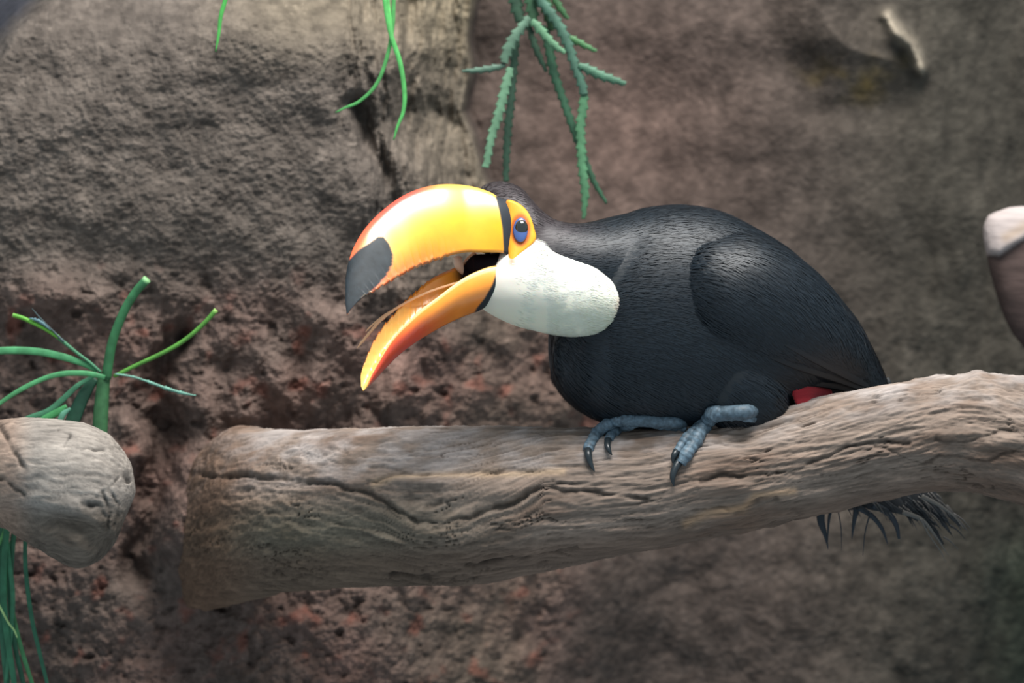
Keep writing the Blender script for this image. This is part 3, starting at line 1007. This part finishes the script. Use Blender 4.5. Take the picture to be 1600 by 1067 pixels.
def col_body(x, y, r):
    g = lin((16, 26, 34))[None] * (0.7 + .6 * r.rand(len(x)))[:, None]
    k = (sst(960, 840, x) * sst(420, 360, y))[:, None]
    return g + (lin((58, 50, 52)) * (0.5 + .8 * r.rand(len(x)))[:, None] - g) * k


barbs(BV, BF, BN, 52000, flow_body, lambda x, y: np.interp(x, [760, 860, 950, 1100], [9, 13, 20, 24]), .9, .06,
      col_body, lambda x, y, d_: np.where(d_ < 140, 1.0, 0.05) * np.where((x < 860) & (y > 345), 0.0, 1.0), 11, 'plumage', body, M_barb)
if (wN * (wV - wV.mean(0))).sum() < 0:
    wN = -wN
barbs(wV, wF, wN, 26000, flow_body, lambda x, y: 22 + 0 * x, 1.0, .05,
      col_body, lambda x, y, d_: np.where(d_ < 140, 1.0, 0.05), 12, 'wing_barbs', wing_o, M_barb)
bN = vnormals(bibV, bibF)
if (bN * (bibV - bibV.mean(0))).sum() < 0:
    bN = -bN


def flow_bib(x, y, d_, r):
    ang = np.radians(12 + r.normal(0, 7, len(x)) + 20 * sst(430, 380, y))
    return np.stack([np.cos(ang), 0.1 * np.ones_like(x), -np.sin(ang)], 1)


def col_bib(x, y, r):
    g = lin((242, 238, 224))[None] * (0.94 + .08 * r.rand(len(x)))[:, None]
    k = (.6 * sst(430, 505, y))[:, None]
    g = g + (lin((214, 212, 182)) - g) * k
    k = (.55 * sst(950, 972, x) * sst(430, 470, y))[:, None]
    return g + (lin((225, 150, 110)) - g) * k


barbs(bibV, bibF, bN, 10000, flow_bib, lambda x, y: 11 + 0 * x, .8, .0, col_bib,
      lambda x, y, d_: np.where(d_ < -60, 1.0, 0.0) * sst(790, 870, x), 13, 'throat_barbs', bib, M_white)


# large wing coverts and flight feathers, each its own vane
def feather(pts, wid, name, parent, mat, col, n=22, flat=.12):
    V, F = tube(pts, wid, 10, n, flat=flat)
    cc = np.ones((len(V), 3)) * col
    return mesh(name, V, F, mat, parent, cc)


def onwing(x, y, off):
    return cast(bv_wing, x, y, 60) - off


k = 0
flights = [[(1150, 586), (1220, 598), (1300, 606), (1352, 622)], [(1160, 570), (1230, 588), (1310, 600), (1364, 618)], [(1190, 552), (1250, 570), (1320, 592), (1376, 616)],
           [(1220, 535), (1270, 556), (1330, 586), (1384, 612)]]
for f in flights:
    A = cr(np.array(f, float), 12)
    pts = []
    dq = -60.0
    for q, (x, y) in enumerate(A):
        h_ = bv_wing.ray_cast(camp, (Vector(Q(x, y, 0).tolist()) - camp).normalized())
        if h_[0] is not None:
            dq = h_[0].y / S
        pts.append((x, y, dq + 1.2 - .5 * k))
    pts = np.array(pts)
    pts[:, 2] = np.poly1d(np.polyfit(pts[:, 0], pts[:, 2], 3))(pts[:, 0])
    feather(pts, [1, 6, 9, 10, 10, 10, 8, 3], 'flight_feather', wing_o, M_barb, lin((17, 21, 26)) * (1 + .2 * (k % 2)))
    k += 1

# red feathers under the tail
def onbody(x, y):
    return min(cast(bv_body, x, y, 60), cast(bv_wing, x, y, 60))


V, F = merge([tube([(1238 + 2 * i, 612 + 5.5 * i, onbody(1238, 610) + 2), (1264 + 1.5 * i, 612 + 4.5 * i, onbody(1264, 606) - 3), (1296 - 2 * i, 614 + 3.5 * i, onbody(1296, 606) - 3), (1328 - 5 * i, 620 + 2.6 * i, onbody(1320, 612) + 3)], [7, 10, 8, 2], 10, 16, flat=.35) for i in range(7)])
und = mesh('undertail_feathers', V, F, material('red_plumage', color=(165, 28, 40), rough=.8, sheen=.2, bump=[(300, .4, .0008, (.3, 1, 2))]), tou)
und['label'] = 'red feathers below the tail base'

# tail feathers passing behind the branch and showing frayed below it
tails = [((1382, 592), (1425, 700), (1452, 768), (1500, 822), 10), ((1380, 592), (1415, 700), (1440, 770), (1486, 834), 12), ((1376, 594), (1404, 700), (1428, 775), (1474, 850), 12),
         ((1372, 596), (1390, 700), (1412, 775), (1452, 822), 13), ((1366, 600), (1376, 700), (1396, 778), (1434, 814), 13), ((1360, 602), (1360, 700), (1372, 778), (1420, 806), 13),
         ((1352, 606), (1345, 700), (1350, 780), (1390, 800), 12), ((1344, 610), (1325, 700), (1318, 785), (1352, 794), 10)]
for i, (a, b, c2, e, wdt) in enumerate(tails):
    dz = 150 - 3 * i
    o = feather([(a[0], a[1], dz), (b[0], b[1], dz - 4), (c2[0], c2[1], dz - 22), (e[0], e[1], dz - 34)], [8, wdt, wdt, wdt * .9, wdt * .7, 1.2], 'tail_feather', tou, M_barb, lin((16, 21, 26)), 24)
    # frayed barbs at the end
    r = np.random.RandomState(40 + i)
    fr = []
    for q in range(20 if i < 4 else 5):
        t = r.rand() * .9
        sx, sy = c2[0] + (e[0] - c2[0]) * t + r.uniform(-9, 9), c2[1] + (e[1] - c2[1]) * t
        ln_ = r.uniform(18, 44)
        dx = r.uniform(.6, 1.2) if i < 4 else r.uniform(.4, 1.2)
        ln_ *= .6
        fr.append(tube([(sx, sy, dz - 30), (sx + dx * ln_ * .5, sy + ln_ * .38, dz - 32), (sx + dx * ln_, sy + ln_, dz - 32)], [1.6, 1.1, .3], 4, 8, flat=.5))
    V, F = merge(fr)
    ob = mesh('frayed_barbs', V, F, M_barb, o, np.ones((len(V), 3)) * (lin((22, 27, 32)) if i % 2 else lin((70, 68, 66))))
    ob['kind'] = 'stuff'
# curved loose plumes hanging below the branch
for i, (pts, w_) in enumerate([([(1282, 796), (1283, 815), (1290, 838), (1294, 858)], [7, 6, 3, .4]), ([(1300, 792), (1296, 806), (1294, 826), (1293, 850)], [3, 2.5, 1.5, .3]),
                               ([(1340, 788), (1336, 806), (1333, 824), (1331, 842)], [6, 4, 2.4, .4]), ([(1340, 792), (1362, 806), (1378, 826), (1387, 850)], [5, 4, 3, .6]),
                               ([(1364, 788), (1388, 802), (1400, 820), (1405, 842)], [6, 5, 4, 2]), ([(1310, 800), (1314, 825), (1315, 860)], [1, .8, .3]), ([(1360, 800), (1352, 830), (1348, 868)], [1.4, 1, .3]),
                               ([(1410, 800), (1440, 812), (1462, 838), (1482, 868)], [4, 3, 1.6, .3]), ([(1440, 775), (1468, 790), (1490, 806), (1506, 826)], [4, 3, 1.4, .3]),
                               ([(1438, 810), (1452, 836), (1470, 862), (1478, 878)], [1.4, 1, .7, .2])]):
    V, F = tube([(x, y, 108 - i) for x, y in pts], w_, 8, 24, flat=.25)
    mesh('loose_plume', V, F, M_barb, tou, np.ones((len(V), 3)) * (lin((24, 33, 42)) if i not in (7, 8, 9) else lin((88, 86, 82))))

# feet
fc = lin((88, 106, 118))


def toe(name, pts, rad, parent, off=.75, jitter=0, n=46):
    A = cr(np.array(pts, float), n)
    R = np.interp(np.linspace(0, 1, n), np.linspace(0, 1, len(rad)), rad)
    dv = np.array([min(cast(bv_branch, x, y, 999), cast(bv_body, x, y, 999) + 3) for x, y in A[:, :2]])
    dv[dv > 900] = np.nan
    ok = ~np.isnan(dv)
    # above the silhouette the toe rests on the top of the branch
    dv = np.where(ok, dv, np.nan)
    if (~ok).any():
        first = dv[ok][0] if ok.any() else -20
        ix = np.where(~ok)[0]
        dv[ix] = first + 0.0 * ix
    dv = np.convolve(np.pad(dv, 4, 'edge'), np.ones(9) / 9, 'valid')
    A3 = np.stack([A[:, 0], A[:, 1], dv - R * off], 1)
    Lh = np.cumsum(np.r_[0, np.hypot(np.diff(A[:, 0]), np.diff(A[:, 1]))])
    Rm = R * (.93 + .10 * np.abs(np.sin(Lh / 3.2)) + .16 * np.exp(-((Lh % 26 - 13) / 4) ** 2))
    C = np.column_stack([A3, Rm])
    V, F = tube(C[:, :3], C[:, 3], 14, 70)
    x, y, _ = unQ(V)
    cc = fc[None] * (0.55 + .75 * (np.abs(np.sin((y - .6 * x) / 3.2)) ** .7)[:, None])
    o = mesh(name, V, F, M_foot, parent, cc)
    return o, A3


def claw(o, pts, rad):
    dv = [cast(bv_branch, x, y, -60) for x, y in pts]
    P = [(x, y, dv[i] - 5 - (4 if 0 < i < len(pts) - 1 else 0)) for i, (x, y) in enumerate(pts)]
    V, F = tube(P, rad, 10, 22)
    mesh('claw', V, F, M_claw, o)


def foot(leg, legr, toes):
    leg = [(x, y, min(cast(bv_branch, x, y, 60), cast(bv_body, x, y, 60) + 4) - 7) for x, y, _ in leg]
    leg[0] = (leg[0][0], leg[0][1], leg[0][2] + 46)
    V, F = tube(leg, legr, 16, 30)
    ft = mesh('foot', V, F, M_foot, tou, np.ones((len(V), 3)) * fc * .85)
    for pts, rad, cl, cr_ in toes:
        o, _ = toe('toe', pts, rad, ft)
        if cl:
            claw(o, cl, cr_)


foot([(1190, 636, 0), (1168, 643, -30), (1140, 645, -48), (1118, 647, -62)], [11, 12, 12, 13],
     [([(1128, 645), (1116, 646), (1104, 660), (1095, 673), (1086, 690), (1076, 704), (1064, 724)], [11, 13, 12, 11.5, 10.5, 10, 9.5, 8],
       [(1062, 720), (1055, 732), (1051, 746), (1053, 760)], [6.5, 6, 4.5, .8]),
      ([(1104, 662), (1087, 672), (1074, 684), (1064, 696), (1058, 706)], [9, 9, 8.5, 7.5, 6],
       [(1059, 702), (1054, 710), (1052, 718), (1054, 728)], [5.5, 5, 3.6, .8]),
      ([(1130, 648), (1150, 648), (1168, 652), (1180, 656)], [10, 9, 8, 5], None, None)])
foot([(1082, 662, 10), (1058, 660, -12), (1030, 658, -40), (1000, 656, -52), (985, 657, -58)], [9, 10, 10.5, 11, 11],
     [([(992, 655), (972, 656), (957, 659), (942, 668), (930, 681), (922, 694), (918, 704)], [9.5, 10, 10, 9.5, 9.5, 8.5, 7.5],
       [(919, 699), (919, 710), (922, 722), (929, 737)], [6.5, 6, 4.5, .8]),
      ([(996, 657), (982, 662), (968, 669), (956, 678), (951, 688)], [10, 10, 9.5, 9, 7],
       [(952, 683), (949, 693), (951, 702), (956, 711)], [6, 5.2, 4, .8]),
      ([(1020, 660), (1040, 664), (1060, 668), (1072, 672)], [9, 8, 7, 4], None, None)])

# ---------------------------------------------------------------- plants
gl = lambda c: np.asarray(lin(c))


def stalk(name, pts, rad, parent, col, d, flat=1.0, n=30, teeth=0, tp=12, seg=10, tipcol=None, dd=0.0):
    P = [(p[0], p[1], (p[2] if len(p) > 2 else d + dd * i)) for i, p in enumerate(pts)]
    V, F = tube(P, rad, seg, n, flat=flat, teeth=teeth, tp=tp)
    cc = np.ones((len(V), 3)) * gl(col)
    if tipcol is not None:
        cc[-seg * 2:] = gl(tipcol)
    return mesh(name, V, F, M_green, parent, cc)


pl = empty('stemmed_plant', Q(150, 760, 150), 'green plant with thick cut stalk and spreading round stems behind the log at left', 'plant')
stalk('stalk', [(152, 760), (155, 700), (158, 640), (163, 584)], [14, 13, 12, 12, 10], pl, (58, 104, 66), 150, n=20, seg=16)
stalk('stem', [(166, 592, 146), (169, 570, 142), (174, 541, 136), (183, 512, 130), (197, 480, 122), (213, 455, 116), (230, 436, 110)], [8, 8, 7.5, 7.2, 7, 7], pl, (58, 116, 74), 0, tipcol=(140, 190, 130), seg=14)
stalk('stem', [(178, 588), (210, 572), (253, 552), (280, 537), (298, 524), (320, 504), (338, 484)], [3, 3.4, 3.6, 3.6, 3.6, 4], pl, (84, 142, 58), 138, tipcol=(150, 190, 100))
stalk('dry_frond', [(180, 584), (205, 588), (225, 594), (261, 607), (285, 614), (306, 618)], [1.6, 1.6, 1.8, 2.6, 2.4, 1], pl, (110, 160, 142), 136, teeth=.9, tp=5, n=60)
stalk('stem', [(158, 582), (140, 566), (121, 552), (104, 538), (87, 524)], [2.6, 2.6, 2.8, 3, 3.2], pl, (66, 124, 90), 140)
stalk('stem', [(92, 527), (70, 513), (51, 504), (36, 497), (20, 492)], [3.4, 3.6, 3.4, 3.4, 3.4], pl, (98, 168, 60), 138, tipcol=(150, 190, 110))
stalk('dry_frond', [(100, 534), (84, 518), (66, 500), (50, 482)], [2, 1.4, 1, .5], pl, (66, 84, 86), 134)
stalk('dry_frond', [(80, 516), (62, 502), (46, 497)], [1, 3, 1], pl, (84, 116, 122), 134, teeth=.9, tp=5)
stalk('leaf', [(152, 580), (130, 568), (100, 558), (56, 549), (0, 548), (-60, 556)], [3, 5, 6, 6, 6, 5], pl, (78, 150, 100), 142, flat=.3)
stalk('leaf', [(164, 590), (145, 585), (126, 583), (98, 584), (70, 591), (34, 608), (0, 630), (-30, 655)], [4, 4.5, 4.5, 4.5, 4, 4, 3.4, 3], pl, (76, 146, 96), 132, flat=.35)
stalk('leaf', [(150, 592), (138, 606), (126, 628), (112, 662), (104, 690)], [5, 9, 11, 12, 12], pl, (40, 80, 62), 160, flat=.25)
stalk('leaf', [(146, 588), (122, 602), (98, 624), (76, 642), (42, 655), (20, 668)], [3, 4, 5, 5, 5, 4], pl, (70, 128, 96), 150, flat=.3)
stalk('leaf', [(104, 634), (88, 645), (66, 656), (50, 668)], [3, 6, 5, 3], pl, (66, 140, 84), 144, flat=.3)
stalk('leaf', [(110, 638), (98, 648), (92, 664)], [2, 5, 4], pl, (92, 150, 124), 142, flat=.3)

hg = empty('trailing_leaves', Q(10, 800, 170), 'clump of long narrow green leaves trailing below the log at lower left', 'plant')
for pts, w_, cl in [([(44, 790), (40, 830), (40, 887), (50, 968), (62, 1020), (76, 1080), (90, 1180)], 3.6, (44, 96, 70)),
                    ([(34, 790), (26, 825), (16, 861), (13, 914), (27, 990), (50, 1067), (80, 1160)], 4.2, (70, 130, 82)),
                    ([(18, 790), (11, 825), (5, 914), (10, 985), (22, 1067), (30, 1160)], 5.5, (52, 110, 78)),
                    ([(26, 790), (20, 850), (16, 920), (22, 1000), (40, 1085), (50, 1160)], 4.5, (40, 86, 62)),
                    ([(8, 790), (2, 840), (-4, 900), (4, 990), (12, 1080), (16, 1160)], 6, (52, 104, 76)),
                    ([(6, 800), (12, 860), (20, 930), (16, 1000), (6, 1090)], 4, (58, 116, 84)),
                    ([(10, 820), (4, 838), (-8, 860), (-30, 900)], 3, (96, 156, 90)),
                    ([(-14, 920), (0, 948), (14, 974), (22, 984), (27, 996)], 1.7, (170, 200, 130))]:
    stalk('leaf', pts, [w_ * .8, w_, w_, w_ * .9, w_ * .6], hg, cl, 165 + rng.uniform(-22, 8), flat=.3)

g1 = empty('hanging_grass', Q(607, -60, 200), 'pair of bright green grass blades hanging down above the bill', 'grass')
stalk('blade', [(592, -80), (598, -30), (601, 0), (610, 51), (625, 98), (632, 145), (630, 175), (621, 198), (615, 219)], [3, 3.5, 3.8, 4, 3.6, 2.6, 1.2], g1, (82, 168, 88), 196, flat=.35, n=50)
stalk('blade', [(622, -80), (616, -30), (615, 0), (613, 44), (605, 88), (588, 132), (561, 159), (540, 168), (524, 176)], [3, 3.5, 3.5, 3.2, 3, 2.4, 1], g1, (74, 150, 80), 206, flat=.35, n=50)
stalk('blade', [(606, -80), (606, -30), (606, 0), (611, 40), (617, 80)], [3, 3.2, 3, 2.6, 1], g1, (96, 186, 100), 202, flat=.35, n=30)
g2 = empty('hanging_grass', Q(356, -60, 180), 'single short green grass blade hanging at the top left, over bare rock', 'grass')
stalk('blade', [(368, -90), (358, -30), (352, 0), (345, 25), (342, 52), (337, 81)], [3, 3.4, 3.6, 3.4, 2.6, 1], g2, (70, 158, 72), 180, flat=.35)

ch = empty('hanging_cactus', Q(828, -40, 330), 'dusty green jointed cactus stems hanging from the top, above the toucan head', 'plant')
for pts, r_, cl, dz in [([(828, 28), (816, 42), (804, 58), (794, 76), (787, 98)], [7, 8, 9, 9, 7], (92, 132, 104), 318),
                        ([(790, 102), (768, 107), (745, 110), (722, 111)], [4, 6, 5, 2], (84, 122, 98), 320),
                        ([(798, 106), (791, 130), (784, 159), (777, 186), (768, 214), (759, 262)], [6, 8, 8, 8, 7, 6], (108, 160, 120), 300),
                        ([(806, 60), (802, 111), (798, 160), (793, 210), (790, 284)], [7, 7, 7, 7, 5], (50, 84, 62), 345),
                        ([(826, 40), (832, 60), (840, 82), (854, 112)], [5, 6, 6, 3], (52, 86, 62), 345),
                        ([(831, 32), (842, 44), (853, 57), (868, 72), (883, 83)], [6, 8, 7, 6, 3.5], (96, 150, 108), 310),
                        ([(848, 40), (856, 66), (865, 111), (882, 162), (894, 196), (902, 219), (914, 250), (928, 284), (948, 318)], [6, 8, 8, 7, 7, 6, 6, 5, 2.5], (52, 98, 68), 340),
                        ([(838, -10), (850, 8), (864, 26), (882, 57), (898, 101), (908, 128), (913, 148)], [9, 9, 9, 9, 8, 8, 7], (72, 116, 92), 322),
                        ([(913, 142), (911, 168), (907, 195), (908, 225), (909, 253), (914, 300), (912, 342)], [7, 8, 8, 8, 8, 7, 3], (86, 146, 100), 325),
                        ([(904, 101), (918, 108), (934, 116), (956, 124), (978, 131)], [5, 8, 8, 7, 4], (80, 132, 100), 318),
                        ([(886, 56), (900, 64), (915, 72), (932, 80)], [4, 6, 5, 3], (72, 130, 76), 330),
                        ([(806, -30), (806, 0), (810, 22), (820, 40)], [12, 12, 10, 8], (50, 84, 60), 345),
                        ([(826, -30), (830, 0), (832, 18), (834, 40)], [10, 11, 10, 7], (58, 100, 66), 335),
                        ([(850, -30), (852, 0), (856, 22), (862, 48)], [9, 10, 9, 5], (52, 92, 52), 340),
                        ([(862, -30), (868, 0), (876, 14), (888, 30)], [6, 6, 6, 3], (56, 104, 60), 345)]:
    stalk('stem', pts, [q * .95 for q in r_], ch, [cl[0] * .9, cl[1] * .84, cl[2] * .88], dz, flat=.6, n=110, teeth=.55, tp=15, seg=14)
